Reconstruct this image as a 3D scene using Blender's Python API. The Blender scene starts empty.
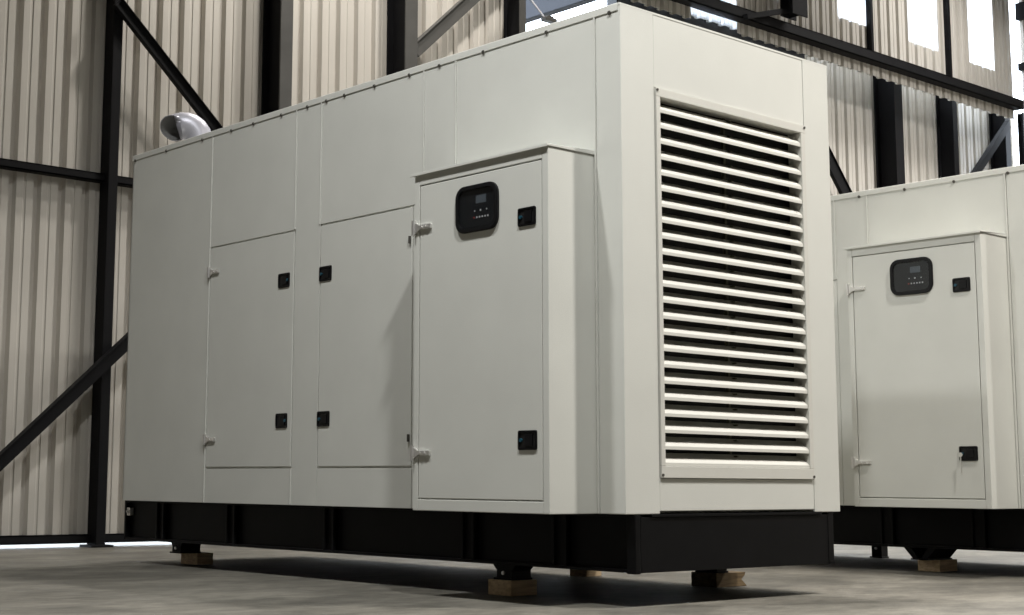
import bpy, bmesh, math, random
from mathutils import Vector, Matrix
random.seed(7)
sc = bpy.context.scene
COL = sc.collection
G = 0.385          # all heights below are measured from the canopy's lower edge, 0.385 m above the floor

# ------------------------------------------------------------------ materials
def mat(name, col, rough=.5, metal=0.0, spec=.5, noise=0.0, nscale=8.0, bump=0.0, bscale=200.0, emit=None):
    m = bpy.data.materials.new(name); m.use_nodes = True
    nt = m.node_tree; b = nt.nodes['Principled BSDF']
    b.inputs['Base Color'].default_value = (*col, 1)
    b.inputs['Roughness'].default_value = rough
    b.inputs['Metallic'].default_value = metal
    b.inputs['Specular IOR Level'].default_value = spec
    tc = nt.nodes.new('ShaderNodeTexCoord')
    if noise:
        n = nt.nodes.new('ShaderNodeTexNoise'); n.inputs['Scale'].default_value = nscale; n.inputs['Detail'].default_value = 6
        nt.links.new(tc.outputs['Object'], n.inputs['Vector'])
        r = nt.nodes.new('ShaderNodeValToRGB')
        r.color_ramp.elements[0].position = .3; r.color_ramp.elements[1].position = .7
        r.color_ramp.elements[0].color = (*[c*(1-noise) for c in col], 1)
        r.color_ramp.elements[1].color = (*[min(1, c*(1+noise)) for c in col], 1)
        nt.links.new(n.outputs['Fac'], r.inputs['Fac']); nt.links.new(r.outputs['Color'], b.inputs['Base Color'])
    if bump:
        n2 = nt.nodes.new('ShaderNodeTexNoise'); n2.inputs['Scale'].default_value = bscale; n2.inputs['Detail'].default_value = 3
        nt.links.new(tc.outputs['Object'], n2.inputs['Vector'])
        bp = nt.nodes.new('ShaderNodeBump'); bp.inputs['Strength'].default_value = bump; bp.inputs['Distance'].default_value = .002
        nt.links.new(n2.outputs['Fac'], bp.inputs['Height']); nt.links.new(bp.outputs['Normal'], b.inputs['Normal'])
    if emit:
        b.inputs['Emission Color'].default_value = (*emit[:3], 1); b.inputs['Emission Strength'].default_value = emit[3]
    return m

PAINT = mat('grey_powder_coat', (.60, .605, .565), .50, 0, .3, noise=.03, nscale=3, bump=.25, bscale=260)
SLAT = mat('louvre_paint', (.58, .575, .53), .45, 0, .3, noise=.02, nscale=4)
DARK = mat('painted_dark_hollow', (.012, .012, .011), .8)  # near-black standing in for the shade inside the canopy
BLACK = mat('black_gloss_paint', (.004, .004, .0045), .45, 0, .12, noise=.2, nscale=9)
LATCH = mat('black_plastic', (.004, .004, .005), .4, 0, .25)
LATCHIN = mat('black_plastic_recess', (.003, .003, .003), .6)
TEAL = mat('teal_lock_barrel', (.01, .06, .09), .3)
CHROME = mat('chrome', (.75, .74, .72), .38, .85)
RUBBER = mat('black_rubber', (.005, .005, .006), .5, 0, .25)
PANELF = mat('controller_face', (.012, .014, .017), .3)
LCD = mat('lcd_screen', (.14, .16, .18), .25)
BTN = mat('white_button', (.75, .75, .75), .4)
REDB = mat('red_button', (.45, .06, .05), .4)
RIVET = mat('rivet_head', (.09, .085, .075), .4, .5)
STEEL = mat('dark_painted_steel', (.006, .006, .007), .6, 0, .12, noise=.15, nscale=4)
STEELG = mat('grey_and_lit_side_steel', (.075, .074, .07), .5, .1, .35, noise=.15, nscale=4)  # grey steel; on column fronts it paints in their lit side
CLAD = mat('beige_corrugated_sheet', (.50, .475, .43), .42, 0, .4, noise=.06, nscale=1.3)
CEIL = mat('ceiling_sheet', (.35, .34, .32), .7)
GALV = mat('galvanised_pipe', (.42, .42, .47), .42, .35)
PIPEIN = mat('dark_grey_pipe_inside', (.13, .13, .13), .7)  # darker grey for the inner wall of the pipe
SLATE = mat('slate_blue_sheet', (.014, .018, .028), .7)
WHITEP = mat('white_cord', (.7, .7, .75), .5)

def wood(name, a, b_):
    m = bpy.data.materials.new(name); m.use_nodes = True; nt = m.node_tree; b = nt.nodes['Principled BSDF']
    tc = nt.nodes.new('ShaderNodeTexCoord'); mp = nt.nodes.new('ShaderNodeMapping'); mp.inputs['Scale'].default_value = (2, 14, 30)
    n = nt.nodes.new('ShaderNodeTexNoise'); n.inputs['Scale'].default_value = 3; n.inputs['Detail'].default_value = 8
    r = nt.nodes.new('ShaderNodeValToRGB'); r.color_ramp.elements[0].position = .35; r.color_ramp.elements[1].position = .65
    r.color_ramp.elements[0].color = (*a, 1); r.color_ramp.elements[1].color = (*b_, 1)
    nt.links.new(tc.outputs['Object'], mp.inputs['Vector']); nt.links.new(mp.outputs['Vector'], n.inputs['Vector'])
    nt.links.new(n.outputs['Fac'], r.inputs['Fac']); nt.links.new(r.outputs['Color'], b.inputs['Base Color']); b.inputs['Roughness'].default_value = .8
    return m
WOOD = wood('pale_sawn_wood', (.52, .38, .23), (.74, .58, .38))
WOODD = wood('dark_brown_wood', (.10, .065, .03), (.20, .14, .07))  # darker brown than the other blocks

def concrete():
    m = bpy.data.materials.new('worn_concrete'); m.use_nodes = True; nt = m.node_tree; b = nt.nodes['Principled BSDF']
    tc = nt.nodes.new('ShaderNodeTexCoord')
    mp = nt.nodes.new('ShaderNodeMapping'); mp.inputs['Rotation'].default_value = (0, 0, math.radians(38)); mp.inputs['Scale'].default_value = (.8, 1.5, 1)
    nt.links.new(tc.outputs['Object'], mp.inputs['Vector'])
    def noise(s, d, rough=.6):
        n = nt.nodes.new('ShaderNodeTexNoise'); n.inputs['Scale'].default_value = s; n.inputs['Detail'].default_value = d
        n.inputs['Roughness'].default_value = rough; nt.links.new(mp.outputs['Vector'], n.inputs['Vector']); return n
    n1, n2, n3 = noise(1.6, 9, .65), noise(9, 6, .7), noise(60, 3)
    r = nt.nodes.new('ShaderNodeValToRGB'); r.color_ramp.elements[0].position = .36; r.color_ramp.elements[1].position = .64
    r.color_ramp.elements[0].color = (.088, .083, .069, 1); r.color_ramp.elements[1].color = (.200, .188, .158, 1)
    nt.links.new(n1.outputs['Fac'], r.inputs['Fac'])
    r2 = nt.nodes.new('ShaderNodeValToRGB'); r2.color_ramp.elements[0].position = .35; r2.color_ramp.elements[1].position = .6
    r2.color_ramp.elements[0].color = (.66, .66, .66, 1); r2.color_ramp.elements[1].color = (1, 1, 1, 1)
    nt.links.new(n2.outputs['Fac'], r2.inputs['Fac'])
    mx = nt.nodes.new('ShaderNodeMix'); mx.data_type = 'RGBA'; mx.blend_type = 'MULTIPLY'; mx.inputs[0].default_value = 1
    nt.links.new(r.outputs['Color'], mx.inputs[6]); nt.links.new(r2.outputs['Color'], mx.inputs[7])
    nt.links.new(mx.outputs[2], b.inputs['Base Color'])
    b.inputs['Roughness'].default_value = .62; b.inputs['Specular IOR Level'].default_value = .35
    ad = nt.nodes.new('ShaderNodeMath'); ad.operation = 'ADD'
    nt.links.new(n2.outputs['Fac'], ad.inputs[0]); nt.links.new(n3.outputs['Fac'], ad.inputs[1])
    bp = nt.nodes.new('ShaderNodeBump'); bp.inputs['Strength'].default_value = .5; bp.inputs['Distance'].default_value = .006
    nt.links.new(ad.outputs[0], bp.inputs['Height']); nt.links.new(bp.outputs['Normal'], b.inputs['Normal'])
    return m
CONC = concrete()

def translucent():
    m = bpy.data.materials.new('translucent_skylight_sheet'); m.use_nodes = True; nt = m.node_tree
    nt.nodes.remove(nt.nodes['Principled BSDF'])
    t = nt.nodes.new('ShaderNodeBsdfTranslucent'); t.inputs['Color'].default_value = (.95, .96, .98, 1)
    d = nt.nodes.new('ShaderNodeBsdfDiffuse'); d.inputs['Color'].default_value = (.7, .72, .74, 1)
    x = nt.nodes.new('ShaderNodeMixShader'); x.inputs[0].default_value = .2
    nt.links.new(t.outputs[0], x.inputs[1]); nt.links.new(d.outputs[0], x.inputs[2])
    nt.links.new(x.outputs[0], nt.nodes['Material Output'].inputs['Surface'])
    return m
TRANS = translucent()
def glassmat():
    m = bpy.data.materials.new('clear_window_glass'); m.use_nodes = True; nt = m.node_tree
    nt.nodes.remove(nt.nodes['Principled BSDF'])
    t = nt.nodes.new('ShaderNodeBsdfTransparent'); t.inputs['Color'].default_value = (.85, .86, .87, 1)
    d = nt.nodes.new('ShaderNodeBsdfGlossy'); d.inputs['Roughness'].default_value = .04
    fr = nt.nodes.new('ShaderNodeFresnel'); fr.inputs['IOR'].default_value = 1.45
    ge = nt.nodes.new('ShaderNodeNewGeometry'); iv = nt.nodes.new('ShaderNodeMath'); iv.operation = 'SUBTRACT'; iv.inputs[0].default_value = 1
    mu = nt.nodes.new('ShaderNodeMath'); mu.operation = 'MULTIPLY'
    nt.links.new(ge.outputs['Backfacing'], iv.inputs[1]); nt.links.new(iv.outputs[0], mu.inputs[0]); nt.links.new(fr.outputs[0], mu.inputs[1])
    x = nt.nodes.new('ShaderNodeMixShader')
    nt.links.new(mu.outputs[0], x.inputs[0]); nt.links.new(t.outputs[0], x.inputs[1]); nt.links.new(d.outputs[0], x.inputs[2])
    nt.links.new(x.outputs[0], nt.nodes['Material Output'].inputs['Surface'])
    return m
GLASS = glassmat()

# ------------------------------------------------------------------ mesh helpers
def absorb(bm, tmp, mi):
    for f in tmp.faces: f.material_index = mi
    me = bpy.data.meshes.new('tmp'); tmp.to_mesh(me); tmp.free(); bm.from_mesh(me); bpy.data.meshes.remove(me)
def box(bm, x0, x1, y0, y1, z0, z1, bev=0.0, mi=0, seg=2):
    t = bmesh.new(); bmesh.ops.create_cube(t, size=1)
    for v in t.verts:
        v.co = Vector((x0+(v.co.x+.5)*(x1-x0), y0+(v.co.y+.5)*(y1-y0), z0+(v.co.z+.5)*(z1-z0)))
    if bev: bmesh.ops.bevel(t, geom=t.edges[:], offset=bev, segments=seg, profile=.6, affect='EDGES')
    absorb(bm, t, mi)
def prism(bm, poly, axis, a, b, bev=0.0, mi=0):
    """extrude a polygon given in the two other axes along axis from a to b"""
    t = bmesh.new()
    def P(u, v, w):
        return {0: (w, u, v), 1: (u, w, v), 2: (u, v, w)}[axis]
    v0 = [t.verts.new(P(u, v, a)) for u, v in poly]; v1 = [t.verts.new(P(u, v, b)) for u, v in poly]
    t.faces.new(v0); t.faces.new(v1[::-1])
    n = len(poly)
    for i in range(n): t.faces.new((v0[i], v1[i], v1[(i+1) % n], v0[(i+1) % n]))
    bmesh.ops.recalc_face_normals(t, faces=t.faces)
    if bev: bmesh.ops.bevel(t, geom=t.edges[:], offset=bev, segments=2, profile=.6, affect='EDGES')
    absorb(bm, t, mi)
def bar(bm, p, q, w, d, bev=0.0, mi=0, up=(0, 1, 0)):
    """rectangular bar from p to q, w wide in the plane of the wall, d deep"""
    p, q = Vector(p), Vector(q); L = (q-p).length; X = (q-p).normalized(); Y = Vector(up); Z = X.cross(Y).normalized()
    t = bmesh.new(); bmesh.ops.create_cube(t, size=1)
    for v in t.verts:
        c = v.co.copy(); v.co = p + X*((c.x+.5)*L) + Y*(c.y*d) + Z*(c.z*w)
    bmesh.ops.recalc_face_normals(t, faces=t.faces)
    if bev: bmesh.ops.bevel(t, geom=t.edges[:], offset=bev, segments=2, affect='EDGES')
    absorb(bm, t, mi)
def cyl(bm, c, r, h, axis='Z', seg=20, mi=0, r2=None, bev=0):
    t = bmesh.new(); bmesh.ops.create_cone(t, cap_ends=True, segments=seg, radius1=r, radius2=r if r2 is None else r2, depth=h)
    M = {'Z': Matrix(), 'X': Matrix.Rotation(-math.pi/2, 4, 'Y'), 'Y': Matrix.Rotation(math.pi/2, 4, 'X')}[axis]
    bmesh.ops.transform(t, matrix=Matrix.Translation(c) @ M, verts=t.verts)
    absorb(bm, t, mi)
def rrect(cy, cz, w, h, r, n=6):
    out = []
    for sx, sz, a0 in ((1, 1, 0), (-1, 1, 90), (-1, -1, 180), (1, -1, 270)):
        for i in range(n+1):
            a = math.radians(a0+90*i/n)
            out.append((cy+sx*(w/2-r)+r*math.cos(a), cz+sz*(h/2-r)+r*math.sin(a)))
    return out
def ring(bm, outer, inner, x0, x1, mi=0):
    t = bmesh.new(); n = len(outer)
    A = [t.verts.new((x0, *p)) for p in outer]; B = [t.verts.new((x0+(x1-x0)*.0, *p)) for p in inner]
    C_ = [t.verts.new((x1, *p)) for p in outer]; D = [t.verts.new((x1, *p)) for p in inner]
    for i in range(n):
        j = (i+1) % n
        t.faces.new((A[i], A[j], B[j], B[i])); t.faces.new((C_[i], D[i], D[j], C_[j]))
        t.faces.new((A[i], C_[i], C_[j], A[j])); t.faces.new((B[i], B[j], D[j], D[i]))
    bmesh.ops.recalc_face_normals(t, faces=t.faces)
    ed = [e for e in t.edges if (e.verts[0] in A and e.verts[1] in A) or (e.verts[0] in B and e.verts[1] in B)]
    bmesh.ops.bevel(t, geom=ed, offset=.003, segments=2, affect='EDGES')
    absorb(bm, t, mi)

def obj(name, bm, mats, parent=None, label=None, smooth=False):
    if not isinstance(mats, (list, tuple)): mats = [mats]
    xs = [v.co for v in bm.verts]
    lo = Vector([min(c[i] for c in xs) for i in range(3)]); hi = Vector([max(c[i] for c in xs) for i in range(3)])
    c = Vector(((lo.x+hi.x)/2, (lo.y+hi.y)/2, lo.z))
    for v in bm.verts: v.co -= c
    me = bpy.data.meshes.new(name); bm.to_mesh(me); bm.free()
    for m in mats: me.materials.append(m)
    if smooth:
        for p in me.polygons: p.use_smooth = True
    o = bpy.data.objects.new(name, me); COL.objects.link(o)
    w = c + Vector((0, 0, G))
    o['_w'] = [w.x, w.y, w.z]
    if parent: o.parent = parent; o.location = w - Vector(parent['_w'])
    else: o.location = w
    if label: o['label'] = label
    return o
def empty(name, loc):
    o = bpy.data.objects.new(name, None); COL.objects.link(o)
    w = Vector(loc) + Vector((0, 0, G)); o.location = w; o['_w'] = [w.x, w.y, w.z]; o.empty_display_size = .3
    return o
def tag(o, label, cat, group=None):
    o['label'] = label; o['category'] = cat
    if group: o['group'] = group
    return o
def struct(name, bm, m):
    o = obj(name, bm, m); o['kind'] = 'structure'; return o
B = bmesh.new

# ------------------------------------------------------------------ generator
def make_latch(X, cy, cz, parent, w=.108, h=.080, key=False, flip=1):
    """square flush paddle lock on a face at x = X (face looks to -x)"""
    b = B(); w2, h2 = w/2, h/2
    ring(b, rrect(cy, cz, w, h, .008, 3), rrect(cy, cz, w-.022, h-.022, .005, 3), X-.007, X+.001, 0)
    box(b, X-.0015, X+.001, cy-w2+.01, cy+w2-.01, cz-h2+.01, cz+h2-.01, mi=1)
    box(b, X-.008, X-.0015, cy-w*.30, cy+w*.12, cz-h2+.016, cz+h2-.016, .002, 0)           # paddle
    cyl(b, (X-.005, cy+flip*w*.33, cz), .008, .008, 'X', 12, 2)                             # lock barrel
    o = obj('latch', b, [LATCH, LATCHIN, TEAL], parent, 'square black paddle latch')
    return o
def make_hinge(X, y, cz, parent, strap=.105, tall=.062):
    b = B()
    cyl(b, (X-.010, y, cz), .010, tall, 'Z', 14)
    prism(b, [(y-.002, cz-tall*.42), (y-.002, cz+tall*.42), (y-.038, cz+.011), (y-.038, cz-.011)], 0, X-.010, X+.001, .002)
    box(b, X-.011, X+.001, y-strap, y-.03, cz-.011, cz+.011, .003)
    for k in (.055, .085): cyl(b, (X-.012, y-k, cz), .006, .004, 'X', 10)
    box(b, X-.004, X+.001, y-.002, y+.012, cz-tall*.45, cz+tall*.45, .001)
    return obj('hinge', b, CHROME, parent, 'small chrome strap hinge')

def generator(X, Y, H, L, W, label, door_top, rivets, key=False):
    """X, Y: the corner nearest the camera; the long side with the doors lies in the plane x = X, the louvred end in y = Y"""
    root = empty('generator_set', (X+W/2, Y+L/2, -.315))
    tag(root, label, 'generator')
    T = .012
    # core body
    b = B()
    box(b, X+T, X+W-T, Y+.10, Y+L-T, 0.002, H-.012)
    box(b, X+.217, X+W-.204, Y+.096, Y+.1005, .152, H-.34, mi=1)  # black plate in place of the unlit hollow behind the blades
    box(b, X+.01, X+T+.001, Y+.02, Y+L-.02, .002, H-.03, mi=0)
    box(b, X+W-T, X+W, Y+.1, Y+L, 0, H-.01, .003)                       # far long side
    box(b, X, X+W, Y+L-T, Y+L, 0, H-.01, .003)                          # back end
    obj('canopy_body', b, [PAINT, DARK], root)
    DT, DB, ZT = door_top, .200, H-.032
    def panel(name, y0, y1, z0, z1, lip=False, lz=None):
        b = B(); g = .0022
        box(b, X, X+T, Y+y0+(.0005 if lip else g), Y+y1-(.0005 if lip else g), z0, z1, .0015)
        if lip:
            a, c = lz or (z0, z1)
            box(b, X-.005, X+.002, Y+y0+.0005, Y+y0+.0095, a+.002, c-.002, .0015)
        return obj(name, b, PAINT, root)
    panel('side_panel', 3.25, L-.001, 0, ZT, True)
    panel('side_panel', 2.39, 3.25, DT+.007, ZT, True)
    panel('sill_panel', 2.39, 3.25, 0, DB-.006, True)
    panel('side_panel', 2.16, 2.39, 0, ZT, True, (DT+.004, ZT))
    panel('side_panel', 1.303, 2.16, DT+.007, ZT, True)
    panel('sill_panel', 1.385, 2.16, 0, DB-.006)
    panel('side_panel', 1.303, 1.385, 0, DT+.003)
    panel('side_panel', 1.065, 1.303, 0, ZT, True)
    panel('side_panel', .146, 1.065, 0, ZT, True)
    # two side doors
    for (y0, y1, ly, hy, lz_) in ((2.397, 3.246, 2.487, 3.25, (1.222, .452)), (1.389, 2.155, 2.106, 1.392, (1.222, .452))):
        b = B(); box(b, X-.001, X+T, Y+y0+.003, Y+y1-.002, DB+.004, DT-.002, .003)
        d = obj('door', b, PAINT, root)
        s = 1 if hy > ly else -1
        for lz2 in lz_: make_latch(X, Y+ly, min(lz2, DT-.17) if lz2 > 1 else lz2, d, flip=-s)
        for hz in (DT-.145, .362):
            if s == 1: make_hinge(X-.001, Y+hy, hz, d)
            else:
                bb = B(); hz2 = hz-.022; cyl(bb, (X-.007, Y+hy+.012, hz2), .007, .036, 'Z', 12); box(bb, X-.003, X+.001, Y+hy+.01, Y+hy+.024, hz2-.015, hz2+.015, .001)
                obj('hinge', bb, RIVET, d, 'small dark hinge end beside the control cabinet')
    # corner posts at the louvred end
    for x0, x1 in ((0, .2165), (1.3215, W)):
        b = B(); box(b, X+x0, X+x1, Y, Y+.1435, 0, H-.002, .0035); obj('corner_post', b, PAINT, root)
    xa, xb = X+.2185, X+1.3195
    b = B(); box(b, xa, xb, Y+.002, Y+.1, H-.34, H-.002, .003); obj('end_panel', b, PAINT, root)
    b = B(); box(b, xa, xb, Y+.002, Y+.1, .012, .150, .003)
    obj('end_skirt', b, PAINT, root)
    # roof with folded edge
    b = B()
    box(b, X-.002, X+W, Y, Y+L, H-.011, H, .002)
    prism(b, [(X-.005, H-.034), (X-.005, H-.003), (X-.003, H), (X+.02, H), (X+.02, H-.036)], 1, Y+.012, Y+L+.006, .0015)
    roof = obj('roof', b, PAINT, root)
    for ry in rivets:
        b = B(); cyl(b, (X-.007, Y+ry, H-.035), .010, .006, 'X', 12, 0, .007)
        obj('rivet', b, RIVET, roof, 'dark rivet head on the roof edge')
    # louvre
    lt, lb = H-.342, .152
    b = B(); fx0, fx1 = xa+.004, xb-.004
    box(b, fx0, fx0+.026, Y-.008, Y+.07, lb+.0505, lt-.0385, .002)
    box(b, fx1-.032, fx1, Y-.008, Y+.07, lb+.0505, lt-.0385, .002)
    box(b, fx0, fx1, Y-.008, Y+.07, lt-.038, lt, .002)
    box(b, fx0, fx1, Y-.008, Y+.07, lb, lb+.050, .002)
    lv = obj('louvre_frame', b, SLAT, root)
    for cx in (fx0+.006, fx1-.006):
        for cz in (lt-.010, lb+.012):
            b = B(); cyl(b, (cx, Y-.010, cz), .006, .005, 'Y', 12)
            obj('corner_screw', b, RIVET, lv, 'dark screw in the corner of the louvre frame')
    ztop, zbot = lt-.038, lb+.050
    n = round((ztop-zbot)/.0705); pit = (ztop-zbot)/n
    for k in range(n):
        z0 = zbot + k*pit                                   # lower lip of this blade
        b = B(); h = pit*.80
        prism(b, [(Y-.004, z0+.001), (Y-.003, z0+.015), (Y+.007, z0+.027), (Y+.028, z0+.042), (Y+.056, z0+h+.002), (Y+.058, z0+h-.001),
                  (Y+.030, z0+.039), (Y+.009, z0+.025), (Y, z0+.014), (Y-.001, z0+.001)], 0, fx0+.024, fx1-.030)
        obj('louvre_blade', b, SLAT, lv)
    b = B(); box(b, X+.77, X+.785, Y+.060, Y+.075, zbot, ztop)
    for k in range(n): box(b, X+.772, X+.783, Y+.022, Y+.060, zbot+k*pit+.046, zbot+k*pit+.052)
    obj('support_rod', b, mat('olive_rod', (.06, .06, .035), .6), lv)
    # control cabinet bolted on the long side
    XF, y0, y1, zt = X-.285, Y+.160, Y+1.035, 1.530
    b = B(); box(b, XF+.016, X+.002, y0, y1, 0.0, zt+.016, .003)
    dy0, dy1, dz0, dz1 = y0+.036, y1-.034, .050, 1.497
    box(b, XF, XF+.02, y0, dy0, 0, zt+.016, .003); box(b, XF, XF+.02, dy1, y1, 0, zt+.016, .003)
    box(b, XF, XF+.02, dy0+.0005, dy1-.0005, 0, dz0, .003); box(b, XF, XF+.02, dy0+.0005, dy1-.0005, dz1, zt+.016, .003)
    cab = obj('control_cabinet', b, PAINT, root)
    b = B(); prism(b, [(XF-.013, zt+.012), (XF-.013, zt+.026), (X, zt+.036), (X, zt+.017), (XF-.009, zt+.0165), (XF-.009, zt+.012)], 1, y0-.006, y1+.022, .002)
    obj('lid', b, PAINT, cab)
    b = B(); box(b, XF+.001, XF+.017, dy0+.005, dy1-.005, dz0+.005, dz1-.005, .003)
    cd = obj('control_cabinet_door', b, PAINT, root)
    make_latch(XF, Y+.287, 1.258, cd, flip=1); make_latch(XF, Y+.287, .305, cd, .112, .082, flip=1)
    for hz in (1.297, .258): make_hinge(XF, y1-.004, hz, cd, .118, .07)
    cy, cz, ww, hh = Y+.600, 1.337, .275, .212
    b = B(); ring(b, rrect(cy, cz, ww, hh, .055), rrect(cy, cz, ww-.042, hh-.042, .038), XF-.014, XF+.002)
    obj('window_gasket', b, RUBBER, cd, 'black rubber gasket round the small window')
    b = B(); prism(b, rrect(cy, cz, ww-.036, hh-.036, .04), 0, XF-.0030, XF+.001, mi=0)
    py, pz = cy-.022, cz
    box(b, XF-.0045, XF-.002, py-.036, py+.030, pz+.020, pz+.056, .0008, 1)
    for k in range(6): box(b, XF-.0045, XF-.002, py-.052+k*.018, py-.044+k*.018, pz-.046, pz-.038, .0006, 3 if k == 5 else 2)
    for dy, s in ((-.04, .006), (.0, .008), (.038, .006)): box(b, XF-.0045, XF-.002, py+dy-s/2, py+dy+s/2, pz-.012-s/2, pz-.012+s/2, .0006, 2)
    obj('control_panel', b, [PANELF, LCD, BTN, REDB], cd, 'dark controller face with grey screen and small buttons')
    b = B(); prism(b, rrect(cy, cz, ww-.038, hh-.038, .04), 0, XF-.0095, XF-.0075)
    obj('window_pane', b, GLASS, cd)
    if key:
        b = B(); cyl(b, (XF-.014, Y+.325, .300), .003, .02, 'X', 8)
        cyl(b, (XF-.022, Y+.325, .298), .013, .003, 'X', 14)
        box(b, XF-.022, XF-.019, Y+.322, Y+.328, .200, .290, .001)
        obj('key', b, CHROME, cd, 'key hanging from the lower latch')
    # black base frame
    b = B(); fx0, fx1, zb = X+.060, X+W-.055, -.243
    for (a, c) in ((fx0, fx0+.045), (fx1-.045, fx1)):
        box(b, a, c, Y+.002, Y+L+.075, -.012, 0.001, .002); box(b, a, c, Y+.002, Y+L+.075, zb, zb+.014, .002)
    box(b, fx0+.034, fx0+.045, Y+.002, Y+L+.075, zb, 0); box(b, fx1-.045, fx1-.034, Y+.002, Y+L+.075, zb, 0)
    box(b, fx0, fx1, Y+.004, Y+.018, zb, -.013, .002); box(b, fx0+.1, fx1-.1, Y-.004, Y+.018, -.012, 0.0, .002)
    box(b, fx0, fx1, Y+L+.055, Y+L+.075, zb, 0, .002)
    box(b, fx0-.002, fx0+.03, Y+.0, Y+.05, zb-.004, -.004, .003)
    box(b, fx0+.045, fx1-.045, Y+.3, Y+L-.35, -.225, 0)
    fr = obj('base_frame', b, BLACK, root, 'black steel base frame and fuel tank')
    for sy in (3.07, 2.135, 1.05, 3.85, .45):
        b = B(); box(b, fx0+.002, fx0+.036, Y+sy-.045, Y+sy-.030, zb+.012, -.01, .002); box(b, fx0+.002, fx0+.036, Y+sy+.030, Y+sy+.045, zb+.012, -.01, .002)
        box(b, fx0+.018, fx0+.036, Y+sy-.045, Y+sy+.045, zb+.012, -.01, .002)
        obj('stiffener', b, BLACK, fr)
    b = B(); cyl(b, (fx0+.004, Y+4.235, -.070), .012, .010, 'X', 12); cyl(b, (fx0-.004, Y+4.235, -.070), .007, .01, 'X', 6); box(b, fx0+.004, fx0+.03, Y+4.215, Y+4.255, -.095, -.045, .002)
    obj('bolt', b, CHROME, fr, 'pale bolt head near the far corner')
    return root, fr

def foot(fr, x0, x1, y0, y1, zt=-.243, zb=-.315, flare=.03, open_=False):
    b = B()
    if open_:
        yc = (y0+y1)/2; t = .022
        for s in (-1, 1):
            a = yc+s*((y1-y0)/2+flare); c = yc+s*((y1-y0)/2-.02)
            prism(b, [(a, zt), (a-s*.05, zt), (c-s*.035, zb), (c, zb)], 0, x0, x1, .001)
        box(b, x0, x1, y0, y1, zb, zb+.008)
    else:
        prism(b, [(y0-flare, zt), (y1+flare, zt), (y1, zt-.03), (y1, zb), (y0, zb), (y0, zt-.03)], 0, x0, x1, .002)
        cyl(b, (x0-.004, (y0+y1)/2, (zt+zb)/2-.005), .009, .012, 'X', 8, 1)
        box(b, x0-.012, x1, y0-.01, y1+.01, zb, zb+.009, .002)
    return obj('mounting_foot', b, [BLACK, CHROME], fr)

RIV1 = [4.17, 3.785, 3.367, 3.05, 2.82, 2.541, 2.293, 2.119, 1.959, 1.703, 1.42, 1.189, .869, .445, .058]
g1, fr1 = generator(0, 0, 2.2, 4.201, 1.526,
    'large pale grey enclosed generator set in front, with the full-height slatted end facing us', 1.487, RIV1)
RIV2 = [r for r in RIV1 if r > 1.3] + [1.12, .80, .47, .13]
g2, fr2 = generator(3.37, -.075, 1.955, 4.2, 1.526,
    'lower pale grey generator set behind on the right, cut by the photo edge', 1.405, RIV2, key=True)

foot(fr1, .112, .235, .80, .90); foot(fr1, .17, .31, 3.77, 3.87, flare=.02)
foot(fr1, 1.36, 1.44, .62, .74); foot(fr1, 1.40, 1.465, 1.60, 1.70)
foot(fr2, 3.44, 3.70, .70, .82, flare=.045, open_=True); foot(fr2, 4.72, 4.80, 1.845, 1.925, zb=-.384, flare=.01)

# exhaust stub on the roof of the front set
def exhaust():
    path = [(.30, 3.90, 2.19)]
    c0 = Vector((.30, 3.90, 2.31)); d = Vector((-.62, .50, -.22)).normalized()
    p1 = c0; up = Vector((0, 0, 1))
    pts = [Vector(path[0]), c0]
    R = .13
    dirs = [up.slerp(d, t/6) for t in range(1, 7)]
    cur = c0.copy()
    for dd in dirs: cur = cur + dd*.030; pts.append(cur.copy())
    pts.append(cur + d*.03)
    return pts, d
def tube(bm, pts, r, seg=28, cut=None, flip=False, mi=0):
    t = bmesh.new(); rings = []; prev = None
    for i, p in enumerate(pts):
        tan = ((pts[min(i+1, len(pts)-1)]-pts[max(i-1, 0)])).normalized()
        if prev is None: a = tan.orthogonal().normalized()
        else: a = (prev - tan*prev.dot(tan)).normalized()
        prev = a; c = tan.cross(a)
        ringv = []
        for k in range(seg):
            an = 2*math.pi*k/seg; q = p + (a*math.cos(an)+c*math.sin(an))*r
            if cut and i == len(pts)-1:
                n, o = cut; q = q + tan*((o-q).dot(n)/tan.dot(n))
            ringv.append(t.verts.new(q))
        rings.append(ringv)
    for i in range(len(rings)-1):
        for k in range(seg):
            f = (rings[i][k], rings[i][(k+1) % seg], rings[i+1][(k+1) % seg], rings[i+1][k])
            t.faces.new(f[::-1] if flip else f)
    for f in t.faces: f.smooth = True
    last = [v.co.copy() for v in rings[-1]]
    absorb(bm, t, mi); return last
pts, d = exhaust()
cutn = Vector((-.80, -.12, -.42)).normalized()
b = B(); co = pts[-1]
la = tube(b, pts, .088, cut=(cutn, co)); lb_ = tube(b, pts, .083, cut=(cutn, co), flip=True, mi=1)
t = bmesh.new(); A = [t.verts.new(v) for v in la]; C_ = [t.verts.new(v) for v in lb_]
for i in range(len(A)): j = (i+1) % len(A); t.faces.new((A[i], A[j], C_[j], C_[i]))
absorb(b, t, 0)
cyl(b, (.30, 3.90, 2.204), .12, .012, 'Z', 28)
obj('exhaust_pipe', b, [GALV, PIPEIN], g1, 'bent silver exhaust stub with an open mouth')

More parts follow.
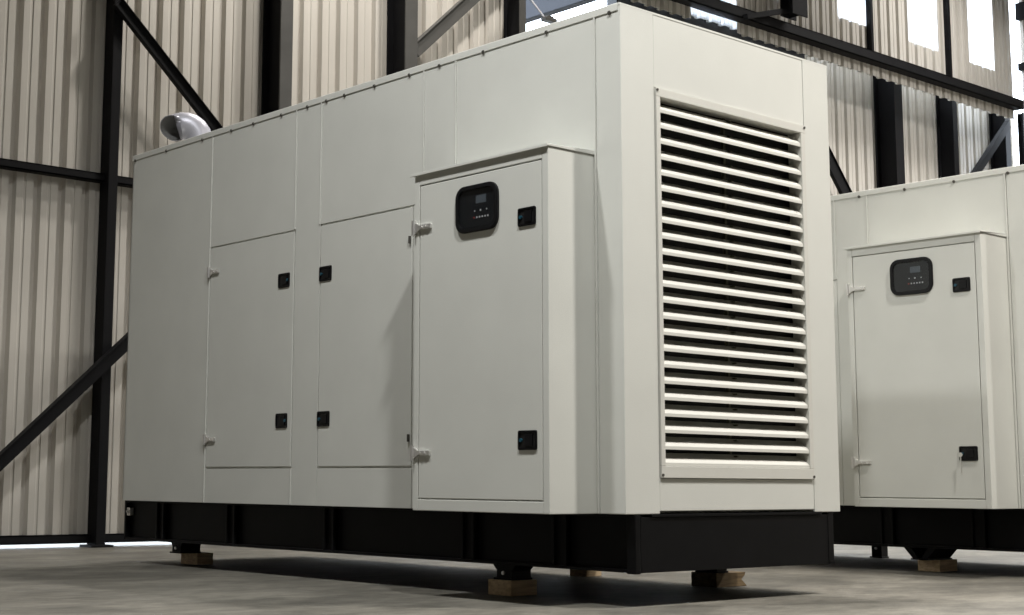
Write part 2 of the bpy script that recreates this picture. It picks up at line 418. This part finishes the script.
# wooden blocks
def block(x0, x1, y0, y1, z1, m, label, notch=False):
    b = B()
    if notch:
        zm = (z1-.385)/2
        prism(b, [(x0, -.384), (x1+.01, -.384), (x1-.005, -.372), (x1-.035, zm), (x1-.008, z1-.016), (x1, z1), (x0, z1)], 1, y0, y1, .002)
    else:
        box(b, x0, x1, y0, y1, -.385, z1, .004)
    o = obj('wooden_block', b, m); tag(o, label, 'block', 'timber blocks under the generator sets'); return o
block(.090, .255, .78, .935, -.315, WOOD, 'pale wooden block nearest the camera, under the near door-side foot of the front generator')
block(.270, .385, 3.74, 3.93, -.315, WOOD, 'small pale wooden block under the far left end of the front generator')
block(1.33, 1.565, .60, .76, -.315, WOODD, 'dark notched wooden block under the slatted end of the front generator', True)
block(1.42, 1.54, 1.57, 1.70, -.315, WOOD, 'wooden block barely seen in the shadow under the front generator, right of the nearest block')
block(3.53, 3.73, .685, .83, -.315, WOOD, 'wooden block under the right-hand generator below its cabinet')

# ------------------------------------------------------------------ the hall
ZF, ZC = -.385, 8.0
XL, XR, YF, YB = -14.0, 14.70, -20.0, 6.4
b = B(); box(b, -30, 45, -20, 40, ZF-.2, ZF); struct('floor', b, CONC)

def corrugated(bm, p0, p1, z0, z1, n, pitch=.205, depth=.046, mi=0, th=.006):
    """trapezoidal sheet from p0 to p1 (x, y), ribs in step along the whole wall; n = unit vector towards the room"""
    p0, p1 = Vector((*p0, 0)), Vector((*p1, 0)); L = (p1-p0).length; X = (p1-p0).normalized(); N = Vector((*n, 0))
    s0 = p0.dot(X); K = ((0, 1), (.26, 1), (.285, .86), (.375, .86), (.40, 1), (.68, 1), (.74, 0), (.94, 0), (1, 1))
    def h(s):
        f = (s/pitch) % 1.0
        for (a, ha), (c, hc) in zip(K, K[1:]):
            if a <= f <= c: return ha+(hc-ha)*(f-a)/(c-a)
        return 1
    us = {0.0, L}
    for k in range(int(math.floor(s0/pitch))-1, int(math.ceil((s0+L)/pitch))+1):
        for a, _ in K[:-1]:
            u = (k+a)*pitch-s0
            if 1e-4 < u < L-1e-4: us.add(u)
    prof = [(u, h(s0+u)*depth) for u in sorted(us)]
    t = bmesh.new()
    fr = [(t.verts.new(p0+X*u+N*h_+Vector((0, 0, z0))), t.verts.new(p0+X*u+N*h_+Vector((0, 0, z1)))) for u, h_ in prof]
    bk = [(t.verts.new(p0+X*u+N*(h_-th)+Vector((0, 0, z0))), t.verts.new(p0+X*u+N*(h_-th)+Vector((0, 0, z1)))) for u, h_ in prof]
    for i in range(len(prof)-1):
        t.faces.new((fr[i][0], fr[i+1][0], fr[i+1][1], fr[i][1])); t.faces.new((bk[i][0], bk[i][1], bk[i+1][1], bk[i+1][0]))
        t.faces.new((fr[i][0], bk[i][0], bk[i+1][0], fr[i+1][0])); t.faces.new((fr[i][1], fr[i+1][1], bk[i+1][1], bk[i][1]))
    bmesh.ops.recalc_face_normals(t, faces=t.faces)
    absorb(bm, t, mi)

# lower back wall (door opening 5.55 .. 8.9, hidden for the most part behind the front set)
b = B()
corrugated(b, (XL, YB), (5.52, YB), -.34, ZC, (0, -1))
corrugated(b, (8.9, YB), (15.38, YB), -.34, 5.45, (0, -1))
struct('wall_back', b, CLAD)
# upper cladding stands half a metre further in, with the skylight sheets let into it
YU = 5.88
SKY = [(7.62, 8.42, 5.14), (8.95, 9.42, 5.70), (10.36, 11.02, 5.70), (11.90, 12.60, 5.70), (13.36, 14.02, 5.70)]
b = B(); x = 6.5
for a, c, zs in SKY:
    corrugated(b, (x, YU), (a, YU), 5.10, ZC, (0, -1))
    if zs > 5.2: corrugated(b, (a, YU), (c, YU), 5.10, zs, (0, -1))
    x = c
corrugated(b, (x, YU), (14.47, YU), 5.10, ZC, (0, -1))
struct('wall_back_upper', b, CLAD)
for i, (a, c, zs) in enumerate(SKY):
    b = B(); corrugated(b, (a+.002, YU+.004), (c-.002, YU+.004), zs-.02 if zs > 5.2 else zs, ZC, (0, -1)); struct('window_%d' % (i+1), b, TRANS)
b = B(); box(b, 5.5, 6.62, 5.85, 6.45, 7.0, ZC); struct('trim_1', b, CEIL)
b = B(); box(b, 5.5, XR+.4, 5.86, 6.5, ZC-.03, ZC); struct('trim_2', b, CEIL)
b = B(); corrugated(b, (XR, YF), (XR, 5.79), -.34, ZC, (-1, 0)); struct('wall_right', b, CLAD)
b = B(); corrugated(b, (XL, YF), (XL, YB), ZF, ZC, (1, 0)); struct('wall_left', b, CLAD)
b = B(); corrugated(b, (XL, YF), (XR, YF), ZF, ZC, (0, 1)); struct('wall_front', b, CLAD)
b = B(); box(b, XL-.2, XR+.1, YF-.2, 6.5, ZC, ZC+.1); struct('ceiling', b, CEIL)

# steel: columns, braces, rails
def hcol(name, x0, x1, yf, yb, z0, z1, label, cat='column', m=STEEL, web=None, front=None):
    b = B(); w = x1-x0; t = .016; xm = (x0+x1)/2
    box(b, x0, x1, yf, yf+t, z0, z1, .002, 1); box(b, x0, x1, yb-t, yb, z0, z1, .002)
    box(b, xm-.006, xm+.006, yf+t, yb-t, z0, z1)
    if z0 < 0: box(b, x0-.06, x1+.06, yf-.04, yb+.02, z0, z0+.02, .003)
    o = obj(name, b, [m, front or m]); tag(o, label, cat, 'steel columns of the hall'); return o
def boxcol(x0, x1, yf, yb, z0, z1, label):
    b = B(); box(b, x0, x1, yf, yb, z0, z1, .008)
    box(b, x0-.05, x1+.05, yf-.04, yb+.02, z0, z0+.018, .003)
    o = obj('steel_column', b, STEEL); tag(o, label, 'column', 'steel columns of the hall'); return o
boxcol(.90, .985, 6.20, 6.34, ZF, ZC, 'black steel column at far left, standing clear of the generators')
hcol('steel_column', 2.422, 2.547, 6.06, 6.34, ZF, ZC, 'dark steel column rising behind the roof of the front generator, next right of the bent exhaust', front=STEELG)  # paler front flange has the light painted in, sides stay black
hcol('steel_column', 3.813, 3.957, 6.06, 6.34, ZF, ZC, 'steel column with grey front flange, where the grey slanting brace starts', front=STEELG)
hcol('steel_column', 5.315, 5.396, 6.10, 6.34, ZF, ZC, 'narrow black column left of the bright door opening', front=STEELG)
hcol('steel_column', 11.853, 12.036, 6.04, 6.34, ZF, 5.5, 'wide black column under the scalloped sheet edge, above the left part of the right-hand generator')
hcol('steel_column', 13.344, 13.458, 6.10, 6.34, ZF, 5.5, 'black column above the right-hand generator, left of the thin right brace')
hcol('steel_column', 14.715, 14.856, 6.10, 6.34, ZF, 5.5, 'black column directly left of the narrow bright slit')
hcol('steel_column', 14.64, 14.72, 5.80, 5.88, ZF, 5.22, 'black corner column at the right edge of the photo')
# upper columns standing on the beam
hcol('upper_column', 9.06, 9.346, 5.55, 5.72, 5.40, ZC, 'thick dark stub column standing on the long beam, top centre right', front=STEEL)
for x0, x1, lab in ((10.96, 11.01, 'thin black post between the second and third bright skylight sheets'), (12.75, 12.80, 'thin black post left of the rightmost bright skylight sheet')):
    b = B(); box(b, x0, x1, 5.765, 5.835, 5.345, ZC, .003); tag(obj('upper_post', b, STEEL), lab, 'post', 'thin posts on the upper wall')

def brace(p, q, w, label, y=6.2, d=.05, m=STEEL, two=False):
    b = B(); bar(b, (p[0], y, p[1]), (q[0], y, q[1]), w, d, .004)
    u = (Vector((q[0], 0, q[1]))-Vector((p[0], 0, p[1]))).normalized(); nrm = Vector((-u.z, 0, u.x))*(w/2-.005)
    bar(b, (p[0]+nrm.x, y-.03, p[1]+nrm.z), (q[0]+nrm.x, y-.03, q[1]+nrm.z), .008, .03)
    o = obj('diagonal_brace', b, m); tag(o, label, 'brace', 'diagonal braces on the back wall'); return o
brace((.90, 3.903), (2.41, 2.50), .085, 'black diagonal brace falling right from the far left column towards the roof', 6.16)
brace((-.42, -.22), (2.42, 2.43), .10, 'black diagonal brace rising right across the lower far left wall', 6.17)
brace((3.96, 4.08), (5.31, 5.33), .13, 'grey slanting brace above the roof, between two columns', 6.12, m=STEELG)
brace((12.80, 3.42), (14.70, 5.11), .12, 'thin dark brace slanting up right under the scalloped edge', 6.05)
brace((9.80, 4.90), (11.85, 2.62), .16, 'black brace end showing just right of the front generator', 6.18)

def rail(name, x0, x1, y0, y1, z0, z1, label, cat='rail', m=STEEL, group='horizontal rails of the back wall'):
    b = B(); t = .012
    box(b, x0, x1, y0, y0+t, z0, z1, .002); box(b, x0, x1, y0, y1, z1-t, z1, .002); box(b, x0, x1, y0, y1, z0, z0+t, .002)
    o = obj(name, b, m); tag(o, label, cat, group); return o
rail('wall_rail', XL+.05, 5.5, 6.26, 6.355, 2.46, 2.525, 'black horizontal rail crossing the far left wall at mid height')
rail('base_rail', XL+.05, 5.5, 6.28, 6.40, -.355, -.289, 'black bottom rail above the bright gap at the floor')
rail('base_rail', 8.95, 14.6, 6.28, 6.40, -.355, -.289, 'black bottom rail behind the right-hand generator')
b = B()
box(b, 5.6, 14.5, 5.70, 5.72, 5.225, 5.345, .002); box(b, 5.6, 14.5, 5.70, 5.84, 5.33, 5.345, .002); box(b, 5.6, 14.5, 5.70, 5.84, 5.225, 5.237, .002)
tag(obj('long_beam', b, STEEL), 'long black beam running right along the wall above the scalloped sheet edge', 'beam')
b = B(); box(b, 6.50, 9.75, 5.89, 6.03, 5.045, 5.165, .003)
tag(obj('door_header', b, mat('blue_black_steel', (.015, .02, .028), .5)), 'dark header bar directly above the top edge of the slatted end', 'beam')
b = B(); bar(b, (8.35, 5.67, 5.23), (9.08, 5.64, 5.45), .06, .06, .002)
tag(obj('strut', b, STEEL), 'short dark strut running into the left of the thick stub column', 'strut')
for z, h, lab in ((6.52, .24, 'upper black rail on the right wall, top right corner'), (5.80, .10, 'lower black rail on the right wall, right photo edge')):
    b = B(); box(b, 14.57, 14.65, YF+.1, 5.80, z, z+h, .004); tag(obj('side_rail', b, STEEL), lab, 'rail')

# cord and fitting in the door opening
b = B(); bar(b, (5.40, 6.12, 4.978), (5.676, 6.12, 4.768), .012, .012); tag(obj('white_cord', b, WHITEP), 'thin white cord slanting down in the bright door opening', 'cord')
b = B(); box(b, 5.66, 5.82, 6.08, 6.16, 4.735, 4.775, .008); box(b, 5.70, 5.78, 6.09, 6.15, 4.775, 4.795, .004)
tag(obj('cord_fitting', b, STEELG), 'small dark fitting at the lower end of the white cord', 'fitting')
# slate-blue awning outside the door
b = B(); box(b, 6.98, 7.1, 6.62, 15, 5.40, 8.2, .01); box(b, 6.98, 9.5, 6.62, 15, 8.1, 8.2)
tag(obj('outdoor_awning', b, SLATE), 'slate-blue panel seen through the bright door opening', 'awning')

# ------------------------------------------------------------------ light
w = bpy.data.worlds.new('overcast_sky'); sc.world = w; w.use_nodes = True
bg = w.node_tree.nodes['Background']; bg.inputs['Color'].default_value = (.80, .89, 1, 1); bg.inputs['Strength'].default_value = 8.0
def lamp(x, y, z, watts, col=(1, .93, .82), r=.28, spread=145):
    l = bpy.data.lights.new('high_bay_or_fill_lamp', 'AREA'); l.shape = 'DISK'; l.size = r*2; l.energy = watts; l.color = col; l.spread = math.radians(spread)
    o = bpy.data.objects.new('high_bay_or_fill_lamp', l); COL.objects.link(o); o.location = (x, y, z+G)
    return o
LAMPS_AND_FILLS = [(-2.4, .87, 6.1, 164, (1, 1, .985)), (-1.85, -1.93, 5.3, 192, (1, 1, .985)), (2.0, -2.4, 5.6, 235, (1, .95, .89)), (3.2, -4.2, 7.0, 110, (1, .95, .89)),  # first three follow cast shadows; the fourth is an added fill for the end
         (8.2, -3.4, 7.0, 480, (1, .95, .89)), (2.6, 4.8, 7.8, 190, (1, .95, .89)), (4.5, 3.8, 7.7, 200, (1, .95, .89)), (11.6, 1.2, 7.0, 800, (1, .97, .94)), (12.0, 4.1, 7.6, 150, (1, .97, .94))]  # all added fills: first for the louvred end, others for the back wall
for x, y, z, e, c in LAMPS_AND_FILLS: lamp(x, y, z, e, c, .5 if x > 10 else .15)

# ------------------------------------------------------------------ camera
cam = bpy.data.cameras.new('camera'); co = bpy.data.objects.new('camera', cam); COL.objects.link(co); sc.camera = co
F, RX, RY, RZ, DX, DY = CAMPARS = (1501.82, 1.706129, -.006634, -.703576, -91.746, -30.865)
co.location = (-4.72916776, -4.25547962, .13158881+G)
co.rotation_mode = 'XYZ'; co.rotation_euler = (RX, RY, RZ)
cam.sensor_width = 36; cam.sensor_fit = 'HORIZONTAL'; cam.lens = F*36/1024
cam.shift_x = -DX/1024; cam.shift_y = DY/1024
cam.clip_start = .05; cam.clip_end = 200

for o in list(sc.objects):
    if '_w' in o: del o['_w']

sc.view_settings.view_transform = 'Standard'; sc.view_settings.look = 'None'
sc.view_settings.gamma = 1; sc.view_settings.use_curve_mapping = False; sc.view_settings.exposure = 0
sc.cycles.use_denoising = True
sc.cycles.max_bounces = 8; sc.cycles.diffuse_bounces = 5
